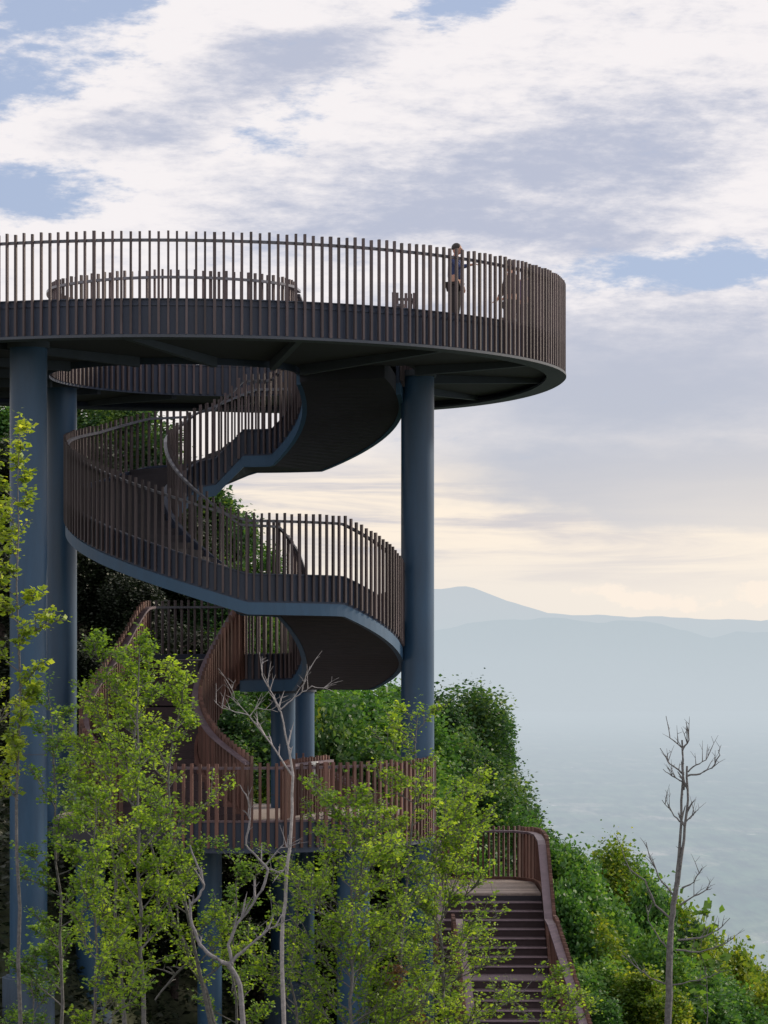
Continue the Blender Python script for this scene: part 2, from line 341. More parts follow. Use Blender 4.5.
def stringer(path,side,parent,h=.8,band=.24):
    b=MB(); strip(b,path,side,-.04,.02,-h+band-.02,-.015); strip(b,path,side,-.05,.05,-.018,.01)
    o=P(b,'fascia',M['fascia'],parent)
    b=MB(); strip(b,path,side,-.04,.06,-h,-h+band); P(b,'stringer',M['stringer'],o)
    return o
A=[-11+j*3.1 for j in range(0,161)]
outer=[sp(a,RO) for a in A]; inner=[sp(a,RI) for a in [-22+j*3 for j in range(0,169)] if a<=449]
stringer(outer,-1,stair); stringer(inner,1,stair)
railing(stair,outer,-1,foot=.52,step=.15); railing(stair,inner,1,foot=.52,step=.15)

# --- lower curved flight down to the lower deck
def smoothline(pts,n=40):
    P0=[Vector(p) for p in pts]; out=[]
    for i in range(len(P0)-1):
        a=P0[max(0,i-1)]; b=P0[i]; c=P0[i+1]; d=P0[min(len(P0)-1,i+2)]
        for k in range(n//(len(P0)-1)+1):
            f=k/(n//(len(P0)-1)+1)
            out.append(.5*((2*b)+(c-a)*f+(2*a-5*b+4*c-d)*f*f+(3*b-a-3*c+d)*f**3))
    out.append(P0[-1]); return out
LF=smoothline([(-5.08,59.86,-.33),(-5.25,59.4,-.45),(-5.62,58.4,-1.25),(-6.05,57.2,-2.05),(-6.15,56.1,-2.55),(-5.9,54.95,-3.05),(-5.15,54.1,-3.5)],60)
RT=smoothline([(-3.08,58.46,-.33),(-3.2,58.25,-.45),(-3.62,57.7,-1.25),(-3.86,56.9,-1.95),(-3.84,56.1,-2.4),(-3.45,55.0,-2.95),(-2.7,54.25,-3.5)],60)
lf=empty('lower_stair',(0,0,0)); lf.parent=tower
b=MB(); dz=Vector((0,0,1))
b.loft([[p-dz*.6,q-dz*.6,q-dz*.35,p-dz*.35] for p,q in zip(LF,RT)]); o=P(b,'stair_flight',M['under'],lf)
b=MB(); nst=20
for k in range(nst):
    i0=int(k/nst*(len(LF)-1)); i1=int((k+1)/nst*(len(LF)-1)); z=LF[i0].z-.1
    q4=[LF[i0],RT[i0],RT[i1],LF[i1]]
    b.hexa([(v.x,v.y,z-.28) for v in q4],[(v.x,v.y,z) for v in q4])
P(b,'steps',M['riser'],o)
for pth,sd in ((LF,-1),(RT,1)):
    b=MB(); strip(b,pth,sd,-.04,.02,-.6,.0); P(b,'stringer',M['fin_low'],lf)
    railing(lf,pth,sd,foot=.5,top=1.2,step=.11,fin='fin_low',hr='cap',hw=.13,hh=.05,w=.05,dp=.07)

# --- columns
def column(x,y,z0,z1,r,plinth=True,cap=True):
    b=MB(); b.cyl(x,y,z0,z1,r,56)
    o=P(b,'column',M['column'],tower,True)
    if z1-z0>6:
        b=MB(); b.cyl(x,y,z0+4.2,z0+4.215,r+.006,56); P(b,'weld_seam',M['beam'],o,True)
    if cap:
        b=MB(); b.cyl(x,y,z1-.12,z1,r+.045,56); P(b,'cap_plate',M['beam'],o,True)
    if plinth:
        b=MB(); b.cyl(x,y,min(z0,hgt(x,y))-.6,z0+.02,r+.14,40); b.cyl(x,y,z0,z0+.06,r+.07,40); P(b,'plinth',M['concrete'],o,True)
column(.70,56.9,-10.5,5.6,.345)
column(-6.68,51.3,-6.35,5.6,.35)
column(-7.03,59.5,-6.3,5.6,.335)
column(-2.22,60.0,-7.6,-1.05,.27)
column(-1.82,61.6,-7.8,-1.05,.25)
column(-3.55,55.6,-8.6,-4.1,.25,cap=False)
column(-.62,54.9,-9.0,-4.1,.33,cap=False)
column(-6.0,55.8,-7.6,-4.1,.3,cap=False)
column(.92,54.6,-9.0,-4.1,.06,cap=False)

# --- lower deck
ld=empty('lower_deck',(0,0,0)); ld.parent=tower
DC=(-3.0,57.5); DR=4.0; DZ=-3.56
b=MB(); n=72; b.loft([[(DC[0]+DR*.985*math.cos(2*math.pi*j/n),DC[1]+DR*.985*math.sin(2*math.pi*j/n),z) for j in range(n)] for z in (DZ-.5,DZ-.15)]); o=P(b,'deck_slab',M['under'],ld)
b=MB(); b.loft([[(DC[0]+DR*.97*math.cos(2*math.pi*j/n),DC[1]+DR*.97*math.sin(2*math.pi*j/n),z) for j in range(n)] for z in (DZ-.148,DZ-.12)]); P(b,'deck_boards',M['deck'],o)
arc=[(DC[0]+DR*math.cos(R(a)),DC[1]+DR*math.sin(R(a)),DZ) for a in range(252,377,3)]
b=MB(); strip(b,arc,-1,-.04,.02,-.62,-.02); P(b,'fascia',M['fascia'],ld)
b=MB(); strip(b,arc,-1,-.08,.04,-.02,.02); P(b,'kerb',M['cap'],ld)
railing(ld,arc,-1,foot=.52,top=1.14,step=.165,fin='fin_low',hr='cap',hw=.10,w=.055,name='railing')
ret=[(-1.95,53.9,DZ),(-1.75,55.2,DZ),(-1.1,56.9,DZ)]
railing(ld,ret,1,foot=.0,top=1.16,step=.15,fin='fin_low',hr='cap',hw=.10)
b=MB(); b.cyl(-1.37,53.85,DZ+1.1,DZ+1.16,.07,16); b.cyl(-1.37,53.85,DZ+.9,DZ+1.1,.025,10); P(b,'spot_lamp',M['lampwhite'],ld,True)

# ------------------------------------------------------------------ entrance staircase, down at the right
ent=empty('entrance_staircase',(2.5,57.5,-8.6)); tag(ent,'purplish brown straight staircase with plank handrails leading up to the tower from the right','staircase')
X0,X1=1.55,3.42; YL=59.3; ZL=-5.5
b=MB(); b.box(((1.2+X1)/2,(YL+62.9)/2,ZL-.16),(X1-1.2,62.9-YL,.2)); l=P(b,'landing',M['under'],ent)
b=MB()
for k in range(24):
    y=YL+.03+k*(62.9-YL-.06)/24+.07; b.box(((1.2+X1)/2,y,ZL-.03),(X1-1.2-.02,.138,.05))
P(b,'deck_boards',M['deck'],l)
def step(y,z,depth=.32,sh=0,left=1.55):
    global X0,X1
    X0,X1=left+sh*.35,3.42+sh
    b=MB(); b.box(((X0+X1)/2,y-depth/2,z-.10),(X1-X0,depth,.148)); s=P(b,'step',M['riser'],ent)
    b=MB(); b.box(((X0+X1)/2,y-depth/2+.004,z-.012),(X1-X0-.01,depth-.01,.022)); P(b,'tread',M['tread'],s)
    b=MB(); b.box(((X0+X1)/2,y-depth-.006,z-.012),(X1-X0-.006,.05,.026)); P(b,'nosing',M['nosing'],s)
y,z=YL,ZL
for i in range(8):
    z-=.16; step(y,z,.32,0,1.16); y-=.32
X0=1.16; z-=.16; ymid=y; zmid=z
b=MB(); b.box(((X0+X1)/2,y-.55,z-.10),(X1-X0,1.1,.16)); l2=P(b,'landing',M['riser'],ent)
b=MB(); b.box(((X0+X1)/2,y-.55,z-.008),(X1-X0-.01,1.12,.022)); P(b,'deck_boards',M['cap'],l2)
y-=1.1; y2=y
for i in range(13):
    z-=.16; step(y,z,.32,(y2-y+.16)*.13); y-=.32
X0,X1=1.55,3.42; zend=z; yend=y
def side_path(x):
    return [(x,YL+.05,ZL+.02),(x,YL-.25,ZL-.05),(x,ymid+.15,zmid+.13),(x,ymid,zmid+.02),(x,y2,zmid+.02),(x+(y2-yend)*.13*(1 if x>3 else .35),yend,zend+.02)]
back=[(1.15,62.75,ZL),(2.3,62.9,ZL),(3.0,62.75,ZL),(3.4,62.2,ZL),(3.5,61.4,ZL),(X1+.03,YL+.05,ZL+.02)]
# side walls (stringers), rails with plank caps
rightp=back[:-1]+side_path(X1+.04); leftp=side_path(X0-.04)[3:]; leftu=[(1.12,YL+.05,ZL+.02),(1.12,YL-.25,ZL-.05),(1.12,ymid+.15,zmid+.13),(1.12,ymid-.3,zmid+.02)]
for pth,sd in ((rightp,1),(leftp,-1),(leftu,-1)):
    b=MB(); strip(b,pth,sd,-.03,.03,-.45,.06); P(b,'stringer',M['fin_low'],ent)
    railing(ent,pth,sd,foot=.4,top=1.22,step=.115,fin='fin_low',hr='cap',hw=.17,hh=.045,w=.045,dp=.07,hz=1.08)
for x,y0 in ((1.5,62.5),(3.3,62.5),(1.6,59.4),(3.35,59.4),(1.6,55.6),(3.35,55.6)):
    b=MB(); b.cyl(x,y0,hgt(x,y0)-.4,ZL-.26 if y0>58 else zmid-.2,.11,20); P(b,'post',M['column'],ent,True)
# link flight from the lower deck to the landing
lk=empty('link_stair',(0,0,0)); lk.parent=tower
zz=DZ-.15
b=MB()
for i in range(11):
    b.box((-2.0+.15+i*.3,61.6,zz-.16*(i+1)),(.31,1.6,.18))
P(b,'steps',M['tread'],lk)
for yy,sd in ((60.8,-1),(62.4,1)):
    pth=[(-2.1,yy,zz),(-1.8,yy,zz),(1.2,yy,zz-1.72)]
    b=MB(); strip(b,pth,sd,-.03,.03,-.35,.1); P(b,'stringer',M['fin_low'],lk)
    railing(lk,pth,sd,foot=.3,top=1.2,step=.15,fin='fin_low',hr='cap',hw=.12)

# ------------------------------------------------------------------ people on the platform
def skinmesh(name,verts,edges,radii,mat,parent,sub=2,root=0):
    me=bpy.data.meshes.new(name); me.from_pydata(verts,edges,[]); o=bpy.data.objects.new(name,me); col.objects.link(o); o.parent=parent
    sk=o.modifiers.new('skin','SKIN'); sk.use_smooth_shade=True
    for i,v in enumerate(me.skin_vertices[0].data):
        r=radii[i]; v.radius=(r,r) if not isinstance(r,tuple) else r; v.use_root=(i==root)
    s=o.modifiers.new('sub','SUBSURF'); s.levels=sub; s.render_levels=sub
    me.materials.append(mat); return o
def ellip(b,c,r,n=16,m=10,zmin=-1):
    vs=[];fs=[]
    for i in range(m+1):
        ph=math.pi*i/m
        for j in range(n):
            th=2*math.pi*j/n; z=math.cos(ph)
            vs.append((c[0]+r[0]*math.sin(ph)*math.cos(th),c[1]+r[1]*math.sin(ph)*math.sin(th),c[2]+r[2]*max(z,zmin)))
    for i in range(m):
        for j in range(n): fs.append((i*n+j,i*n+(j+1)%n,(i+1)*n+(j+1)%n,(i+1)*n+j))
    b.add(vs,fs)
def person(loc,rz,label,H,arms,top,legs,hairl=.0,lean=0.0):
    """faces +X locally; arms: list of (elbow,wrist) in local metres for a 1.7 m body"""
    p=empty('person',loc,rz); tag(p,label,'person'); k=H/1.7; p.scale=(k,k,k)
    V=[(0,0,.95),(0.0,0,1.12),(lean*.5,0,1.28),(lean*.8,0,1.42),(lean,0,1.50),(lean+.01,0,1.56)]; Rr=[(.145,.115),(.135,.105),(.155,.11),(.12,.09),.05,.05]
    E=[(0,1),(1,2),(2,3),(3,4),(4,5)]
    for s in (-1,1):
        i=len(V); V+= [(0,s*.10,.88),(.02,s*.11,.50),(-.02,s*.12,.10),(.08,s*.13,.04),(.15,s*.135,.03)]; Rr+=[.085,.058,.038,.036,.03]; E+=[(0,i),(i,i+1),(i+1,i+2),(i+2,i+3),(i+3,i+4)]
    hands=[]
    for s,(el,wr) in zip((-1,1),arms):
        i=len(V); V+=[(lean*.8,s*.19,1.41),el,wr]; Rr+=[.052,.038,.026]; E+=[(3,i),(i,i+1),(i+1,i+2)]
        d=(Vector(wr)-Vector(el)).normalized(); c=Vector(wr)+d*.07; V.append(tuple(c)); Rr.append((.03,.018)); E.append((i+2,i+3)); hands.append((i+3,c,d,s))
    skinmesh('body',V,E,Rr,M['skin'],p)
    # fingers
    for i,c,d,s in hands:
        up=Vector((0,0,1)); sd=d.cross(up); sd=sd.normalized() if sd.length>.1 else Vector((1,0,0)); dn=d.cross(sd).normalized()
        fb=MB()
        for q,ln in ((-1.5,.065),(-.5,.078),(.5,.083),(1.5,.072)):
            a=c+sd*q*.016; fb.tube([a,a+d*ln*.5+dn*.006,a+d*ln*.9+dn*.03],[.0095,.0085,.006],6)
        a=c-d*.03+sd*.03; fb.tube([a,a+sd*.03+d*.03,a+sd*.035+d*.06],[.011,.01,.007],6)
        o=fb.build('fingers',M['skin'],p,True)
    # head
    hb=MB(); hx=lean+.03; ellip(hb,(hx,0,1.625),(.098,.078,.118)); ellip(hb,(hx+.035,0,1.575),(.062,.055,.055)); ellip(hb,(hx+.102,0,1.615),(.018,.014,.024),8,6)
    for s in (-1,1): ellip(hb,(hx-.005,s*.08,1.62),(.02,.01,.03),8,6)
    h=hb.build('head',M['skin'],p,True)
    eb=MB()
    for s in (-1,1): ellip(eb,(hx+.088,s*.031,1.635),(.009,.013,.008),8,6)
    ellip(eb,(hx+.092,0,1.572),(.006,.022,.005),8,6); eb.build('eyes_and_mouth',M['hair'],h,True)
    qb=MB(); ellip(qb,(hx-.018,0,1.655),(.104,.09,.103),18,12,-.35)
    if hairl: ellip(qb,(hx-.06,0,1.6-hairl*.5),(.06,.085,.08+hairl*.5))
    qb.build('hair',M['hair'],h,True)
    # clothes
    V=[(0,0,.97),(0,0,1.12),(lean*.5,0,1.28),(lean*.8,0,1.42)]; Rr=[(.165,.13),(.152,.12),(.17,.125),(.13,.1)]; E=[(0,1),(1,2),(2,3)]
    for s,(el,wr) in zip((-1,1),arms):
        i=len(V); mid=Vector(el).lerp(Vector(wr),.75); V+=[(lean*.8,s*.19,1.40),el,tuple(mid)]; Rr+=[.066,.054,.043]; E+=[(3,i),(i,i+1),(i+1,i+2)]
    skinmesh('shirt',V,E,Rr,M[top],p)
    V=[(0,0,.96)]; Rr=[(.16,.125)]; E=[]
    for s in (-1,1):
        i=len(V); V+=[(0,s*.10,.86),(.02,s*.11,.50),(-.02,s*.12,.12)]; Rr+=[.105,.078,.06]; E+=[(0,i),(i,i+1),(i+1,i+2)]
    skinmesh('trousers',V,E,Rr,M[legs],p)
    sb=MB()
    for s in (-1,1): ellip(sb,(.05,s*.13,.045),(.15,.052,.05),14,8,-.9)
    sb.build('shoe',M['shoe'],p,True)
    return p
DZP=6.047
person((1.37,53.1,DZP-.0),R(-20),'person in navy standing at the platform rail with one arm along the handrail',1.62,
       [((.20,-.26,1.22),(.44,-.24,1.26)),((-.02,.27,1.14),(.10,.25,.90))],'cloth_navy','cloth_black',.0,.03)
person((2.62,56.6,DZP),R(200),'taller person in black clothes at the right end of the platform behind the rails',1.78,
       [((.05,-.28,1.14),(.2,-.2,.98)),((.05,.28,1.14),(.2,.2,.98))],'cloth_brown','cloth_black',.0,.0)
person((2.90,56.4,DZP),R(60),'shorter person in plum coloured top beside the one in black on the platform',1.62,
       [((.16,-.25,1.16),(.38,-.2,1.10)),((.16,.25,1.16),(.38,.2,1.10))],'cloth_plum','cloth_black',.12,.03)

# ------------------------------------------------------------------ foliage
def leaves(pts, size, seed, name, mat, parent, up=.5, aspect=.55, fold=True):
    """pts Nx3 numpy; each leaf a folded diamond of two triangles-pairs"""
    g=np.random.default_rng(seed); n=len(pts)
    d=g.normal(size=(n,3)); d[:,2]=np.abs(d[:,2])*.3-.2; d/=np.linalg.norm(d,axis=1)[:,None]
    u=g.normal(size=(n,3)); u[:,2]+=up*2; u-=d*np.sum(u*d,axis=1)[:,None]; u/=np.linalg.norm(u,axis=1)[:,None]
    w=np.cross(d,u); s=size*g.uniform(.45,1.5,(n,1))
    a=pts; b_=pts+d*s*.45+w*s*aspect*.5+u*s*.08; c=pts+d*s; e=pts+d*s*.45-w*s*aspect*.5+u*s*.08
    V=np.stack([a,b_,c,e],axis=1).reshape(-1,3).astype(np.float32)
    me=bpy.data.meshes.new(name); me.vertices.add(4*n); me.vertices.foreach_set('co',V.ravel())
    me.loops.add(6*n); base=np.arange(n)*4
    idx=np.stack([base,base+1,base+2,base,base+2,base+3],axis=1).ravel().astype(np.int32)
    me.loops.foreach_set('vertex_index',idx); me.polygons.add(2*n)
    me.polygons.foreach_set('loop_start',(np.arange(2*n)*3).astype(np.int32)); me.polygons.foreach_set('loop_total',np.full(2*n,3,np.int32))
    me.update(calc_edges=True); me.validate(); me.materials.append(mat)
    o=bpy.data.objects.new(name,me); col.objects.link(o)
    if parent: o.parent=parent
    return o
def wiggle(r,a,b,n,amp):
    a=Vector(a); b=Vector(b); L=(b-a).length
    return [a.lerp(b,i/n)+(Vector((r.uniform(-1,1),r.uniform(-1,1),r.uniform(-1,1)*.4))*amp*L if 0<i<n else Vector((0,0,0))) for i in range(n+1)]
def sapling(name,label,trunk,r0,crown_from,blen,seed,leaf='leaf_young',bark='bark_grey',nb=26,lpc=34,lsize=.049,spread=.095,group=None,cat='tree',bup=.8,dens=1.0):
    """trunk: list of world points (base first); branches climb out of it with leaf sprays along them"""
    r=random.Random(seed); base=Vector(trunk[0]); root=empty(name,base); tag(root,label,cat,group); r0*=.72; nb=max(6,int(nb*.8))
    T=[Vector(p)-base for p in trunk]; d=[0]
    for a,b2 in zip(T,T[1:]): d.append(d[-1]+(b2-a).length)
    def pos(f):
        s=f*d[-1]; j=min(len(T)-2,max(0,int(np.searchsorted(d,s,side='right'))-1)); return T[j].lerp(T[j+1],(s-d[j])/max(1e-6,d[j+1]-d[j]))
    b=MB(); pts=[pos(i/14)+(Vector((r.uniform(-1,1),r.uniform(-1,1),0))*.03 if 0<i<14 else Vector((0,0,0))) for i in range(15)]
    b.tube(pts,[r0*(1-.85*i/14) for i in range(15)],7); tr=b.build('trunk',M[bark],root,True)
    bb=MB(); lp=[]
    g=np.random.default_rng(seed)
    for i in range(nb):
        f=crown_from+(1-crown_from)*(i+.5*r.random())/nb; p=pos(f); k=(1-f)/(1-crown_from)
        L=blen*(.25+.75*math.sin(min(1,k*1.15+.12)*math.pi*.62))*r.uniform(.6,1.15)
        a=r.uniform(0,2*math.pi); dr=Vector((math.cos(a),math.sin(a),bup*r.uniform(.5,1.3))).normalized()
        q=p+dr*L; bp=wiggle(r,p,q,4,.05)
        bb.tube(bp,[max(.006,r0*.34*(1-.8*j/4)*(.5+.5*k)) for j in range(5)],5)
        tw=[(bp[2],bp[3],.7),(bp[3],bp[4],1)]
        for t in range(int(4+L*9)):
            f2=r.uniform(.12,1); o0=bp[min(3,int(f2*4))].lerp(bp[min(4,int(f2*4)+1)],f2*4%1)
            a2=r.uniform(0,2*math.pi); e=o0+Vector((math.cos(a2)*.5+dr.x*.5,math.sin(a2)*.5+dr.y*.5,r.uniform(.1,1.1)))*min(.55,L*r.uniform(.2,.5))
            m=o0.lerp(e,.5)+Vector((r.uniform(-.02,.02),r.uniform(-.02,.02),.02)); bb.tube([o0,m,e],[.0075,.0055,.003],4)
            tw.append((o0,e,1))
            for u in range(2):
                e2=m+(e-m)*r.uniform(.3,.8)+Vector((r.uniform(-1,1),r.uniform(-1,1),r.uniform(-.1,.9)))*.09; bb.tube([m,e2],[.005,.0025],4); tw.append((m,e2,.7))
        for o0,e,k2 in tw:
            n=max(1 if lpc<5 else 2,int(lpc*.42*dens*r.uniform(.4,1.4)*k2))
            tt=g.uniform(.25,1.05,(n,1)); P0=np.array(o0)[None,:]*(1-tt)+np.array(e)[None,:]*tt
            lp.append(P0+g.normal(size=(n,3))*spread*.42*np.array([1,1,.7]))
    n=int(lpc*1.5); lp.append(np.array(T[-1])[None,:]+g.normal(size=(n,3))*np.array([.05,.05,.14]))
    tr_=bb.build('branch_work',M[bark],root,True)
    leaves(np.concatenate(lp),lsize,seed,'foliage',M[leaf],root,.5,.7)
    return root
def px(points,Y,bottom=True):
    out=[at(a,b,Y+(c[0] if c else 0)) for a,b,*c in points]
    if bottom:
        p=out[0].copy(); g=hgt(p.x,Y); out=[Vector((p.x,p.y,g-.1))]+out
    return out
G1='leafy saplings growing in front of the tower'
sapling('sapling','tall golden green sapling at the left edge in front of the thick blue column',px([(20,1010),(18,800),(18,620),(19,500),(20,425)],36),.05,.5,.52,11,'leaf_gold',nb=30,lpc=18,lsize=.075,spread=.09,group=G1)
sapling('sapling','thin golden sapling cut by the left edge of the view beside the tallest one',px([(-14,1010),(-12,800),(-6,600),(-2,450)],37),.06,.5,.6,12,'leaf_gold',nb=18,lpc=16,group=G1)
sapling('sapling','short bluish green sapling before the foot of the left columns',px([(62,1015),(60,900),(52,760),(48,690)],38),.05,.35,.8,13,'leaf_blue',nb=30,lpc=32,group=G1)
sapling('sapling','slender sapling with a bare pointed tip left of the lower stair',px([(124,1015),(116,900),(108,780),(110,700),(106,650)],37),.06,.36,1.0,14,'leaf_young',nb=34,lpc=30,group=G1,bup=1.0)
sapling('sapling','bushy bright sapling in front of the lower curved stair',px([(142,1015),(140,900),(136,800),(138,720),(140,640)],36.5),.06,.36,.95,15,'leaf_young',nb=38,lpc=30,group=G1,bup=1.0)
sapling('sapling','sapling leaning right with a long leafy arm toward the solid brown balustrade',px([(212,1015),(190,930),(168,830),(172,740),(192,672)],38),.055,.35,.95,16,'leaf_young',nb=32,lpc=30,group=G1,bup=1.0)
sapling('sapling','low yellow green sapling below the left railing of the lower deck',px([(94,1020),(96,930),(92,850),(96,790)],35),.045,.25,.8,17,'leaf_young',nb=28,lpc=28,group=G1)
sapling('sapling','small green sapling under the lower deck fascia',px([(236,1020),(232,960),(236,890),(240,860)],41),.05,.3,.8,18,'leaf_blue',nb=24,lpc=26,group=G1)
sapling('sapling','wispy tall sapling rising past the right thick column',px([(398,1020),(404,930),(412,840),(416,770),(418,712)],38),.05,.32,.85,19,'leaf_young',nb=36,lpc=22,group=G1,bup=1.0)
sapling('sapling','broad bright green sapling covering the lower deck railing',px([(352,1020),(350,930),(352,860),(345,800)],37),.055,.22,1.45,20,'leaf_young',nb=58,lpc=30,group=G1)
sapling('sapling','wide spreading sapling beside the top of the entrance staircase',px([(446,1020),(440,940),(446,860),(452,800)],39),.055,.2,1.4,21,'leaf_young',nb=50,lpc=28,group=G1)
sapling('sapling','knee high leafy sapling in front of the lowest entrance steps',px([(545,1040),(540,1010),(545,985)],40),.03,.35,.85,22,'leaf_young',nb=16,lpc=26,group=G1)
sapling('sapling','low sapling spreading left of the lower deck column',px([(300,1030),(290,980),(296,920),(300,870)],38.5),.045,.2,.95,23,'leaf_young',nb=26,lpc=24,group=G1)
sapling('sapling','dark bluish sapling at the bottom left corner',px([(30,1040),(34,1000),(30,950)],39),.04,.2,.7,24,'leaf_blue',nb=24,lpc=30,group=G1)
sapling('dry_shrub','withered brown leaved shrub low between two green saplings',px([(400,1040),(405,1000),(402,970)],37.5),.03,.3,.5,25,'leaf_brown',nb=18,lpc=18,cat='shrub')
sapling('sapling','small plant with large drooping leaves beside the bare dead tree',px([(706,1040),(706,990),(700,940),(712,905)],46),.02,.5,.30,26,'leaf_blue',nb=6,lpc=2,lsize=.17,spread=.05,group=None,cat='plant')

def bare(name,label,segs,Y,mat,seed,cat='dead tree',twigs=True):
    """segs: list of (points [(px,py[,dY])], r0, r1); first segment starts at the ground"""
    p0=at(*segs[0][0][0][:2],Y); gz=hgt(p0.x,Y); root=empty(name,(p0.x,Y,gz)); tag(root,label,cat); r=random.Random(seed)
    base=Vector((p0.x,Y,gz))
    for i,(pts,ra,rb) in enumerate(segs):
        b=MB()
        P3=[at(q[0],q[1],Y+(q[2] if len(q)>2 else 0))-base for q in pts]
        if i==0: P3=[Vector((0,0,-.1))]+P3
        fine=[]
        for a,c in zip(P3,P3[1:]):
            for j in range(3): fine.append(a.lerp(c,j/3)+Vector((r.uniform(-1,1),r.uniform(-1,1),r.uniform(-1,1)))*(0.012 if j else 0))
        fine.append(P3[-1]); n=len(fine)-1
        b.tube(fine,[(ra+(rb-ra)*k/n)*r.uniform(.7,.85) for k in range(n+1)],8)
        if twigs and i>0:
            for k in range(5):
                f=r.uniform(.25,.97); o=fine[int(f*n)]; dd=(fine[min(n,int(f*n)+1)]-fine[max(0,int(f*n)-1)]).normalized()
                e=o+(dd*.6+Vector((r.uniform(-1,1)*.7,r.uniform(-.5,.5),r.uniform(.1,.8)))).normalized()*r.uniform(.1,.34)
                b.tube([o,o.lerp(e,.5)+Vector((0,0,.015)),e],[rb+.002,rb*.7,.002],5)
                e2=o.lerp(e,.55)+Vector((r.uniform(-.09,.09),r.uniform(-.05,.05),r.uniform(.03,.12))); b.tube([o.lerp(e,.5)+Vector((0,0,.015)),e2],[rb*.6,.002],4)
        b.build('trunk' if i==0 else 'branch',M[mat],root,True)
    return root
bare('dead_tree','bare grey dead tree with a forked top standing against the valley at the right',[
 ([(668,1024),(669,980),(671,930),(673,905),(677,882)],.078,.055),
 ([(676,895),(680,840),(683,780),(684,790),(682,740)],.034,.018),
 ([(678,885),(684,840),(688,800),(687,766)],.034,.020),
 ([(684,790,0),(683,765),(682,748),(670,738),(666,716)],.018,.007),
 ([(682,750),(689,740),(686,722)],.02,.008),
 ([(684,775),(676,768),(668,762),(660,748)],.02,.007),
 ([(684,782),(672,776),(663,769)],.018,.006),
 ([(687,776),(700,774),(712,768),(720,755),(718,750)],.022,.007),
 ([(688,772),(696,765),(706,760),(711,750)],.017,.006),
 ([(680,822),(672,812),(662,800)],.018,.006),
 ([(686,822),(692,816),(696,812)],.014,.006),
 ([(682,888),(694,882),(702,868)],.02,.006),
 ([(676,898),(662,882),(652,862),(646,842)],.022,.007),
 ([(680,905),(694,896),(706,890),(712,888)],.02,.006),
 ([(672,920),(655,905),(645,880),(630,870),(616,835)],.026,.006),
 ([(678,940),(700,938),(718,930),(730,918)],.024,.006),
 ([(676,950),(700,952),(722,945),(734,938)],.022,.006),
 ([(672,955),(660,940),(648,920),(646,905)],.02,.006),
 ([(670,985),(650,978),(634,965),(622,955)],.022,.006),
 ([(672,985),(700,980),(716,974)],.018,.005)],44,'bark_grey',31)
bare('dead_shrub','leafless pale branching shrub in front of the twin back columns',[
 ([(284,1024),(282,940),(286,880),(291,830),(293,775)],.045,.026),
 ([(293,775),(288,745),(281,712),(276,705)],.022,.012),
 ([(281,710),(270,690),(262,675),(262,664),(268,660)],.012,.006),
 ([(280,710),(292,700),(302,692),(306,676),(310,666)],.012,.005),
 ([(302,692),(312,686),(324,688),(334,692)],.009,.004),
 ([(292,775),(272,745),(250,717)],.02,.01),
 ([(250,716),(235,712),(222,708),(214,700)],.01,.004),
 ([(250,716),(258,708),(278,712)],.009,.004),
 ([(250,717),(240,706),(234,700),(232,684)],.008,.004),
 ([(291,850),(284,870),(274,880)],.015,.008)],36,'bark_pale',32,'dead shrub')
bare('crooked_tree','crooked grey half bare tree with winding limbs below the lower deck',[
 ([(243,1024),(240,985),(231,968),(228,962)],.055,.036),
 ([(230,965),(210,955),(200,945),(192,925),(190,905),(200,895),(204,885),(197,865),(190,845)],.036,.014),
 ([(232,965),(228,945),(236,925),(252,905),(262,890)],.032,.014),
 ([(232,962),(250,945),(268,930),(280,925)],.028,.01),
 ([(262,890),(268,870),(258,858),(246,845),(250,820),(248,800),(240,785)],.025,.008),
 ([(262,870),(278,850),(290,845)],.015,.006)],34.3,'bark_mid',33,'tree')
bare('thin_dead_tree','slim leaning bare grey trunk under the left saplings',[
 ([(214,1024),(205,990),(192,960),(178,930)],.06,.035),
 ([(178,930),(160,880),(152,850),(148,820)],.034,.012),
 ([(192,958),(175,975),(155,1000)],.03,.015),
 ([(178,930),(176,900),(190,880)],.02,.008)],38.5,'bark_grey',34,'tree')

# ------------------------------------------------------------------ hillside trees: four crown kinds, copied
def crown_points(seed,W,H,lobes,n):
    g=np.random.default_rng(seed); out=[]; cs=[]
    for i in range(lobes):
        a=g.uniform(0,6.28); rr=g.uniform(.0,.62); z=g.uniform(.28,.86); s=g.uniform(.2,.42)*(1.05-.3*rr)
        cs.append((rr*math.cos(a)*W*(1.15-z*.6),rr*math.sin(a)*W*(1.15-z*.6),z*H,s))
    for x,y,z,s in cs:
        m=int(n/lobes); d=g.normal(size=(m,3)); d/=np.linalg.norm(d,axis=1)[:,None]; d[:,2]=np.where(d[:,2]<-.3,-d[:,2],d[:,2])
        # clumps on the lobe
        kc=g.normal(size=(34,3)); kc/=np.linalg.norm(kc,axis=1)[:,None]; kc[:,2]=np.where(kc[:,2]<-.2,-kc[:,2],kc[:,2])
        pick=g.integers(0,34,m); dd=kc[pick]*g.uniform(.72,1.1,(m,1))+g.normal(size=(m,3))*.17
        dd=np.where(g.random((m,1))<.22,d*g.uniform(.4,1.0,(m,1)),dd)
        out.append(np.array([x,y,z])+dd*np.array([W*s,W*s,H*s*.72]))
    p=np.concatenate(out); p[:,2]=np.maximum(p[:,2],.05); return p
KINDS=[]
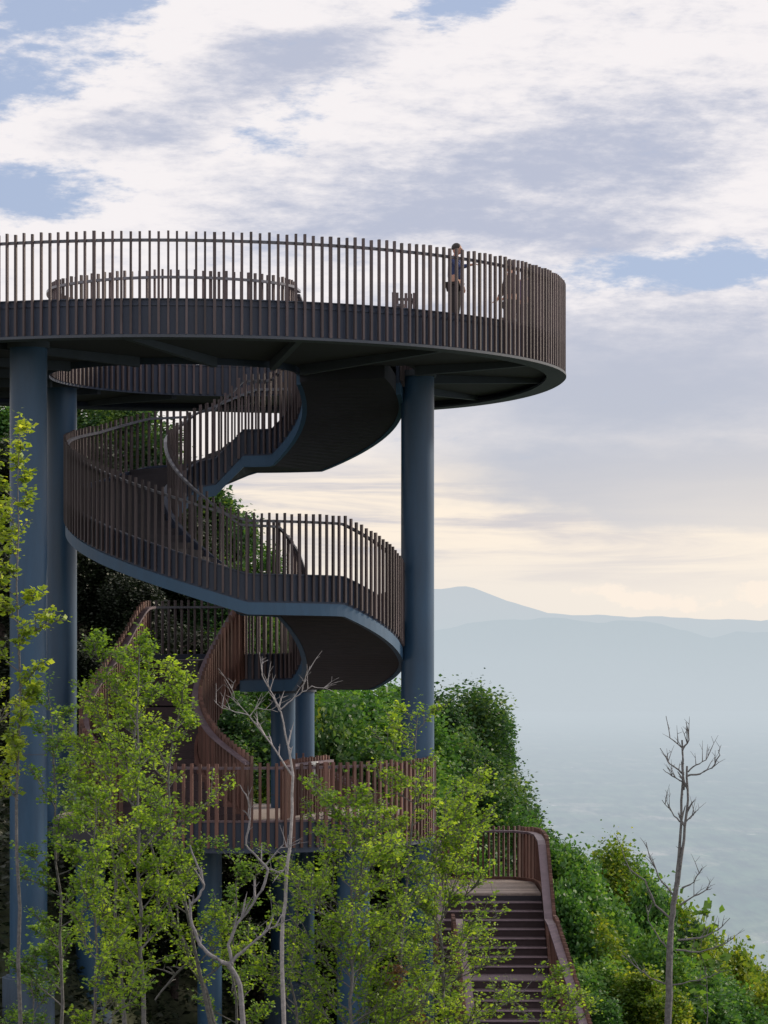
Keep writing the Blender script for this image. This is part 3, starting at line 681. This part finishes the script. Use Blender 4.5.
def tree_mesh(seed,W,H,lobes,n,lsize,matname):
    root=empty('tree',(0,0,-5000)); f=leaves(crown_points(seed,W,H,lobes,n),lsize,seed,'foliage',M[matname],root,.4,.62)
    b=MB(); r=random.Random(seed)
    b.tube([(0,0,-1.5),(0.05,0,.2*H),(.02,.05,.5*H),(0,0,.8*H)],[.14,.12,.08,.02],8)
    for k in range(9):
        a=r.uniform(0,6.28); z=H*r.uniform(.15,.55); L=W*r.uniform(.4,.8)
        b.tube([(0,0,z),(L*.5*math.cos(a),L*.5*math.sin(a),z+L*.3),(L*math.cos(a),L*math.sin(a),z+L*.5)],[.06,.04,.012],5)
    b.build('trunk',M['bark_dark'],root,True)
    return root
def kind(*a): KINDS.append(tree_mesh(*a))
for q,(W,H,lobes,n) in enumerate([(1.9,3.6,12,26000),(2.15,4.4,15,36000),(1.6,2.6,9,20000)]):
    for mname in ('leaf_hill','leaf_hill2','leaf_cool','leaf_dark'): kind(50+q*7,W,H,lobes,n,.095,mname)
KH=[3.6*.98,4.4*.98,2.6*.98]; MI={'leaf_hill':0,'leaf_hill2':1,'leaf_cool':2,'leaf_dark':3}
used=set()
def plant(px_,top,Y,shape,mat,label,sw=1.0,group='trees and shrubs on the hillside',name='hillside_tree',hmin=2.2):
    k=shape*4+MI[mat]; src=KINDS[k]; x=(px_-384)/F*Y; zt_=(HY-top)/F*Y; g=hgt(x,Y)
    H=max(hmin,min(6.5,zt_-g)); s=H/KH[shape]; base=zt_-H
    if k in used:
        r=src.copy(); col.objects.link(r)
        for ch in src.children:
            c=ch.copy(); col.objects.link(c); c.parent=r
    else: r=src; used.add(k)
    r.name=name; r.location=(x,Y,base); r.rotation_euler=(0,0,rnd.uniform(0,6.28)); ws=max(.75,min(1.25,s))*sw; r.scale=(ws,ws,s)
    tag(r,label,'tree' if 'tree' in name else 'shrub',group); return r
LD='dark tree in deep shade on the slope behind the left columns'
LG='green tree on the slope seen beneath the spiral stair'
LR='leafy shrub on the open slope right of the entrance staircase'
LB='tree on the hill crest behind the tower'
# crest left (mostly dark, behind the platform)
for i,(p,t,Y,s,m) in enumerate([(-30,392,80,1,'leaf_hill'),(8,392,78,0,'leaf_hill'),(55,398,82,1,'leaf_dark'),(92,402,80,0,'leaf_cool'),(122,400,79,1,'leaf_cool'),(150,436,78,0,'leaf_cool'),(178,478,80,2,'leaf_hill'),(205,503,79,2,'leaf_cool'),(232,528,80,2,'leaf_cool'),(256,560,79,0,'leaf_hill'),(282,618,80,2,'leaf_hill'),(308,668,78,0,'leaf_hill'),(336,692,79,2,'leaf_hill'),(366,700,78,0,'leaf_hill'),(396,706,79,2,'leaf_hill')]):
    plant(p,t,Y,s,m,LB,group='trees on the hill crest')
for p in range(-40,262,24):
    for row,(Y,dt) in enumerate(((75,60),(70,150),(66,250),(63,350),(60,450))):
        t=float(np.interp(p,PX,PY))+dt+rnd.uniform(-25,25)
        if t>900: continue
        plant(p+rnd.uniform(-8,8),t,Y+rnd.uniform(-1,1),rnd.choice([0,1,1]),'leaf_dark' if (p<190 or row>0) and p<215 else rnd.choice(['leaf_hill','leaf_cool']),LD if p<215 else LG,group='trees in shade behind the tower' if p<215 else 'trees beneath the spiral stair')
for p,t,Y in [(225,700,70),(250,720,68),(262,690,72),(318,712,72),(345,722,70),(372,730,72),(398,735,70),(330,760,67),(362,770,67),(395,778,67),(300,740,69),(240,780,66),(285,790,66),(425,760,71),(420,800,66),(340,830,65),(380,840,65),(300,860,64),(430,850,66),(400,890,65),(350,900,64),(260,880,63),(215,900,62)]:
    plant(p,t,Y,rnd.choice([0,1,2]),rnd.choice(['leaf_hill','leaf_hill','leaf_hill2','leaf_cool']) if t<830 else 'leaf_dark',LG,group='trees beneath the spiral stair')
# the round crown right of the thick column
plant(464,706,77,1,'leaf_cool','largest round crowned tree just right of the thick column',1.0,None,hmin=4.5)
plant(438,712,75,1,'leaf_cool','dense rounded tree half hidden behind the thick right column',.9,None,hmin=4.2)
plant(492,722,79,0,'leaf_hill','small tree filling the right shoulder of the big round crown',.8,None,hmin=3.6)
for p,t,Y,s,m in [(462,752,73,0,'leaf_cool'),(486,768,74,0,'leaf_cool'),(500,792,75,0,'leaf_hill'),(455,790,71,0,'leaf_cool'),(490,800,71,0,'leaf_cool'),(516,822,74,2,'leaf_cool'),(532,842,75,2,'leaf_cool'),(520,830,70,0,'leaf_hill'),(480,840,69,0,'leaf_cool'),(540,862,72,2,'leaf_hill')]:
    plant(p,t,Y,s,m,'dark green shrub between the round crown and the entrance landing',.85,'shrubs below the round crown','hillside_shrub')
plant(622,866,74,1,'leaf_hill2','rounded yellow topped tree left of the bare dead tree',.8,None,hmin=3.6)
plant(640,880,76,0,'leaf_hill','darker tree behind the rounded yellow topped one',.8,None,hmin=3.3)
for p,t,Y,s,m in [(560,866,73,2,'leaf_hill'),(578,884,71,2,'leaf_hill'),(575,895,68,0,'leaf_hill'),(600,905,70,0,'leaf_hill'),(560,920,66,2,'leaf_hill'),(590,940,66,0,'leaf_hill2'),(620,930,69,0,'leaf_hill'),(650,915,72,2,'leaf_hill'),(670,925,74,2,'leaf_hill2'),(645,950,68,0,'leaf_hill'),(685,945,72,0,'leaf_cool'),(610,975,64,0,'leaf_hill'),(640,990,63,2,'leaf_hill2'),(672,975,68,0,'leaf_hill'),(700,955,73,2,'leaf_hill2'),(712,965,71,0,'leaf_hill2'),(735,978,73,2,'leaf_hill2'),(700,990,66,0,'leaf_hill'),(755,992,74,2,'leaf_hill2'),(780,1002,75,2,'leaf_hill'),(740,1000,68,0,'leaf_hill'),(600,1010,61,2,'leaf_hill'),(670,1010,62,2,'leaf_hill2'),(768,1012,69,2,'leaf_hill2'),(712,1015,63,2,'leaf_hill'),(575,985,63,2,'leaf_hill'),(500,900,66,0,'leaf_dark'),(430,920,63,0,'leaf_dark'),(450,950,62,0,'leaf_dark')]:
    plant(p,t,Y,s,m,LR,.85,'shrubs on the open slope at the right','hillside_shrub')
for k,o in enumerate(KINDS):
    if k not in used:
        for ch in list(o.children): bpy.data.objects.remove(ch)
        bpy.data.objects.remove(o)
# ground cover; beneath the tower its shade is put into the leaf colour
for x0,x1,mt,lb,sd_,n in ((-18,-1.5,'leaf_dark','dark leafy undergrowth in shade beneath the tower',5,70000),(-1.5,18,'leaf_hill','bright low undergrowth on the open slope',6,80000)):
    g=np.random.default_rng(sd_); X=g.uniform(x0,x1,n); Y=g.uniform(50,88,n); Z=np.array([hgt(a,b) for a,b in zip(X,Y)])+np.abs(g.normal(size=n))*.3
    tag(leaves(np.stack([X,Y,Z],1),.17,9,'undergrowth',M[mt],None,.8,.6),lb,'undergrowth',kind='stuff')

# ------------------------------------------------------------------ world
w=bpy.data.worlds.new('World'); sc.world=w; w.use_nodes=True; t=w.node_tree; N=t.nodes.new; L=t.links.new
bg=t.nodes['Background']
SUN_EL,SUN_AZ=R(24),R(58)       # azimuth from +Y toward +X
sky=N('ShaderNodeTexSky'); sky.sky_type='NISHITA'; sky.sun_disc=False; sky.sun_elevation=SUN_EL; sky.sun_rotation=SUN_AZ; sky.air_density=1.0; sky.dust_density=1.0; sky.ozone_density=1.5; sky.altitude=800
tc=N('ShaderNodeTexCoord'); sx=N('ShaderNodeSeparateXYZ'); L(tc.outputs['Generated'],sx.inputs[0])
def mth(op,a,b=None,c=None,clamp=False):
    n=N('ShaderNodeMath'); n.operation=op; n.use_clamp=clamp
    for i,v in enumerate((a,b,c)):
        if v is None: continue
        if isinstance(v,(int,float)): n.inputs[i].default_value=v
        else: L(v,n.inputs[i])
    return n.outputs[0]
az=mth('ARCTAN2',sx.outputs['X'],sx.outputs['Y']); el=mth('ARCSINE',sx.outputs['Z'])
ca=mth('MULTIPLY_ADD',az,27.3,3.84); cb=mth('MULTIPLY_ADD',el,-27.3,6.4)
cv=N('ShaderNodeCombineXYZ'); L(ca,cv.inputs[0]); L(cb,cv.inputs[1])
def noise(vec,scale,detail,rough,loc=(0,0,0),rot=0,scl=(1,1,1),dist=0):
    mp=N('ShaderNodeMapping'); mp.inputs['Location'].default_value=loc; mp.inputs['Rotation'].default_value=(0,0,rot); mp.inputs['Scale'].default_value=scl; L(vec,mp.inputs[0])
    n=N('ShaderNodeTexNoise'); n.inputs['Scale'].default_value=scale; n.inputs['Detail'].default_value=detail; n.inputs['Roughness'].default_value=rough; n.inputs['Distortion'].default_value=dist
    L(mp.outputs[0],n.inputs['Vector']); return n
# domain warp
wn=noise(cv.outputs[0],.9,6,.6,(3.3,1.7,0),R(-12),(.6,1.5,1))
vs=N('ShaderNodeVectorMath'); vs.operation='SUBTRACT'; L(wn.outputs['Color'],vs.inputs[0]); vs.inputs[1].default_value=(.5,.5,.5)
vm=N('ShaderNodeVectorMath'); vm.operation='MULTIPLY'; L(vs.outputs[0],vm.inputs[0]); vm.inputs[1].default_value=(1.5,.75,0)
va=N('ShaderNodeVectorMath'); va.operation='ADD'; L(cv.outputs[0],va.inputs[0]); L(vm.outputs[0],va.inputs[1]); WV=va.outputs[0]
def blob(x,y,rx,ry,rot=0,amt=1.0,vec=None):
    mp=N('ShaderNodeMapping'); mp.vector_type='TEXTURE'; mp.inputs['Location'].default_value=(x,y,0); mp.inputs['Rotation'].default_value=(0,0,R(rot)); mp.inputs['Scale'].default_value=(rx,ry,1)
    L(vec or WV,mp.inputs[0]); gr=N('ShaderNodeTexGradient'); gr.gradient_type='SPHERICAL'; L(mp.outputs[0],gr.inputs[0]); return mth('MULTIPLY',gr.outputs['Fac'],amt)
def addall(l):
    o=l[0]
    for k in l[1:]: o=mth('ADD',o,k)
    return o
def smooth_(v,a,b):
    m=N('ShaderNodeMapRange'); m.interpolation_type='SMOOTHSTEP'; m.inputs['From Min'].default_value=a; m.inputs['From Max'].default_value=b; L(v,m.inputs[0]); return m.outputs[0]
fine=noise(WV,1.25,10,.62,(5,2,0),R(-17),(.55,1.7,1)).outputs['Fac']
rip=noise(cv.outputs[0],3.2,8,.66,(1,2,0),R(-20),(.55,1.9,1)).outputs['Fac']
fleck=noise(cv.outputs[0],7,6,.6,(4,7,0),R(-14),(.6,1.5,1)).outputs['Fac']
calm=mth('MULTIPLY_ADD',smooth_(cb,2.9,3.7),-.75,1.0)
# clear-sky gaps
B=addall([blob(.55,.25,2.0,1.0,-15,1.45),blob(.0,1.1,.9,.55,0,1.1),blob(.2,2.0,1.6,.55,5,1.7),blob(4.7,.05,1.1,.5,-20,1.5),blob(6.9,2.78,1.9,.38,-4,1.7),blob(3.0,1.2,1.2,.35,-25,.75),blob(-4,2,4,4,0,1.0),blob(14,1,5,3,0,.9),blob(2.6,1.45,.6,.25,-10,.6)])
Bm=mth('ADD',mth('ADD',B,mth('MULTIPLY_ADD',fine,2.0,-1.32)),mth('ADD',mth('MULTIPLY_ADD',rip,1.5,-.75),mth('MULTIPLY_ADD',fleck,1.2,-.6)))
def smooth(v,a,b):
    m=N('ShaderNodeMapRange'); m.interpolation_type='SMOOTHSTEP'; m.inputs['From Min'].default_value=a; m.inputs['From Max'].default_value=b; L(v,m.inputs[0]); return m.outputs[0]
Bf=smooth(Bm,.02,.85)
# shaded grey-lavender parts of the cloud
Gs=addall([blob(5.3,1.75,3.6,.85,-8,1.35),blob(6.2,2.35,2.6,.38,3,.9),blob(6.3,3.85,5.0,1.3,3,1.5),blob(6.6,5.0,4.2,.62,3,1.5),blob(2.9,.75,2.2,.38,-14,1.3),blob(1.6,1.35,1.6,.22,-6,.8),blob(5.6,.55,1.6,.25,-8,.35),blob(3.0,2.3,2.4,.5,0,.65),blob(1.4,1.5,1.2,.3,5,.5),blob(7.2,.9,1.2,.5,0,.35)])
Gn=mth('ADD',mth('MULTIPLY_ADD',fine,2.0,-1.0),mth('ADD',mth('MULTIPLY_ADD',rip,1.9,-.95),mth('MULTIPLY_ADD',fleck,.7,-.35))); Gm=mth('ADD',Gs,mth('MULTIPLY',Gn,calm)); Gf=smooth(Gm,-.1,1.35)
def mixc(f,a,b):
    m=N('ShaderNodeMix'); m.data_type='RGBA'
    L(f,m.inputs[0]) if not isinstance(f,(int,float)) else setattr(m.inputs[0],'default_value',f)
    for i,v in ((6,a),(7,b)):
        if isinstance(v,tuple): m.inputs[i].default_value=v+(1,)
        else: L(v,m.inputs[i])
    return m.outputs[2]
light=mixc(smooth(cb,3.0,5.6),(.93,.89,.90),(.95,.87,.80))
cloud=mixc(Gf,light,mixc(smooth(cb,2.5,4.6),(.50,.535,.66),(.53,.56,.645)))
# the clear sky itself
sk=N('ShaderNodeMix'); sk.data_type='RGBA'; sk.blend_type='MULTIPLY'; sk.inputs[0].default_value=1; L(sky.outputs[0],sk.inputs[6]); SKS=.10; sk.inputs[7].default_value=(SKS,SKS,SKS,1)
clear=mixc(.8,sk.outputs[2],(.45,.53,.73))
c1=mixc(Bf,cloud,clear)
# low cream streaks toward the horizon
hz=smooth(cb,4.35,5.0)
st=noise(cv.outputs[0],1.0,7,.6,(2,0,0),R(3),(.28,3.2,1),.5).outputs['Fac']
cream=mixc(smooth(st,.36,.60),(.60,.58,.62),(1.0,.88,.74))
band=mixc(mth('MULTIPLY',smooth(addall([blob(7.2,4.95,3.6,.55,3,1.7),blob(6.2,4.55,4,.3,5,.8)]),.15,.8),.9),cream,(.50,.53,.615))
c2=mixc(hz,c1,band)
warm=mixc(smooth(mth('ADD',cb,mth('MULTIPLY_ADD',st,.5,-.25)),5.3,6.0),c2,(.89,.82,.74))
warm=mixc(mth('MULTIPLY',smooth(blob(8.2,5.4,5.5,1.5,0,1.0,cv.outputs[0]),.1,1.0),.55),warm,(1.0,.90,.78))
# cumulus line low above the range
puff=smooth(mth('ADD',mth('ADD',blob(6.3,6.0,1.1,.16,0,1.0),blob(7.7,6.0,.7,.14,0,1.0)),mth('MULTIPLY_ADD',noise(cv.outputs[0],5,6,.6).outputs['Fac'],1.4,-.85)),.15,.5)
warm=mixc(mth('MULTIPLY',puff,.8),warm,(1.0,.88,.76))
final=mixc(smooth(cb,6.2,6.6),warm,(.50,.58,.63))
L(final,bg.inputs['Color']); bg.inputs['Strength'].default_value=1.0

sl=bpy.data.lights.new('sun','SUN'); sl.energy=3.3; sl.angle=R(8); sl.color=(1,.86,.68); so=bpy.data.objects.new('sun',sl); col.objects.link(so)
sd=Vector((math.sin(SUN_AZ)*math.cos(SUN_EL),math.cos(SUN_AZ)*math.cos(SUN_EL),math.sin(SUN_EL))); so.rotation_euler=sd.to_track_quat('Z','Y').to_euler(); so.location=(60,60,60)

cam=bpy.data.cameras.new('camera'); co=bpy.data.objects.new('camera',cam); col.objects.link(co); sc.camera=co
co.location=(0,0,0); co.rotation_euler=(R(90),0,0); cam.sensor_fit='HORIZONTAL'; cam.sensor_width=36; cam.lens=F/768*36
cam.shift_y=(HY-512)/768; cam.clip_start=.5; cam.clip_end=200000
sc.view_settings.view_transform='Standard'; sc.view_settings.look='None'; sc.view_settings.exposure=0

cy=sc.cycles; cy.max_bounces=5; cy.diffuse_bounces=2; cy.glossy_bounces=2; cy.transmission_bounces=3; cy.transparent_max_bounces=4
w.cycles.sampling_method='MANUAL'; w.cycles.sample_map_resolution=512
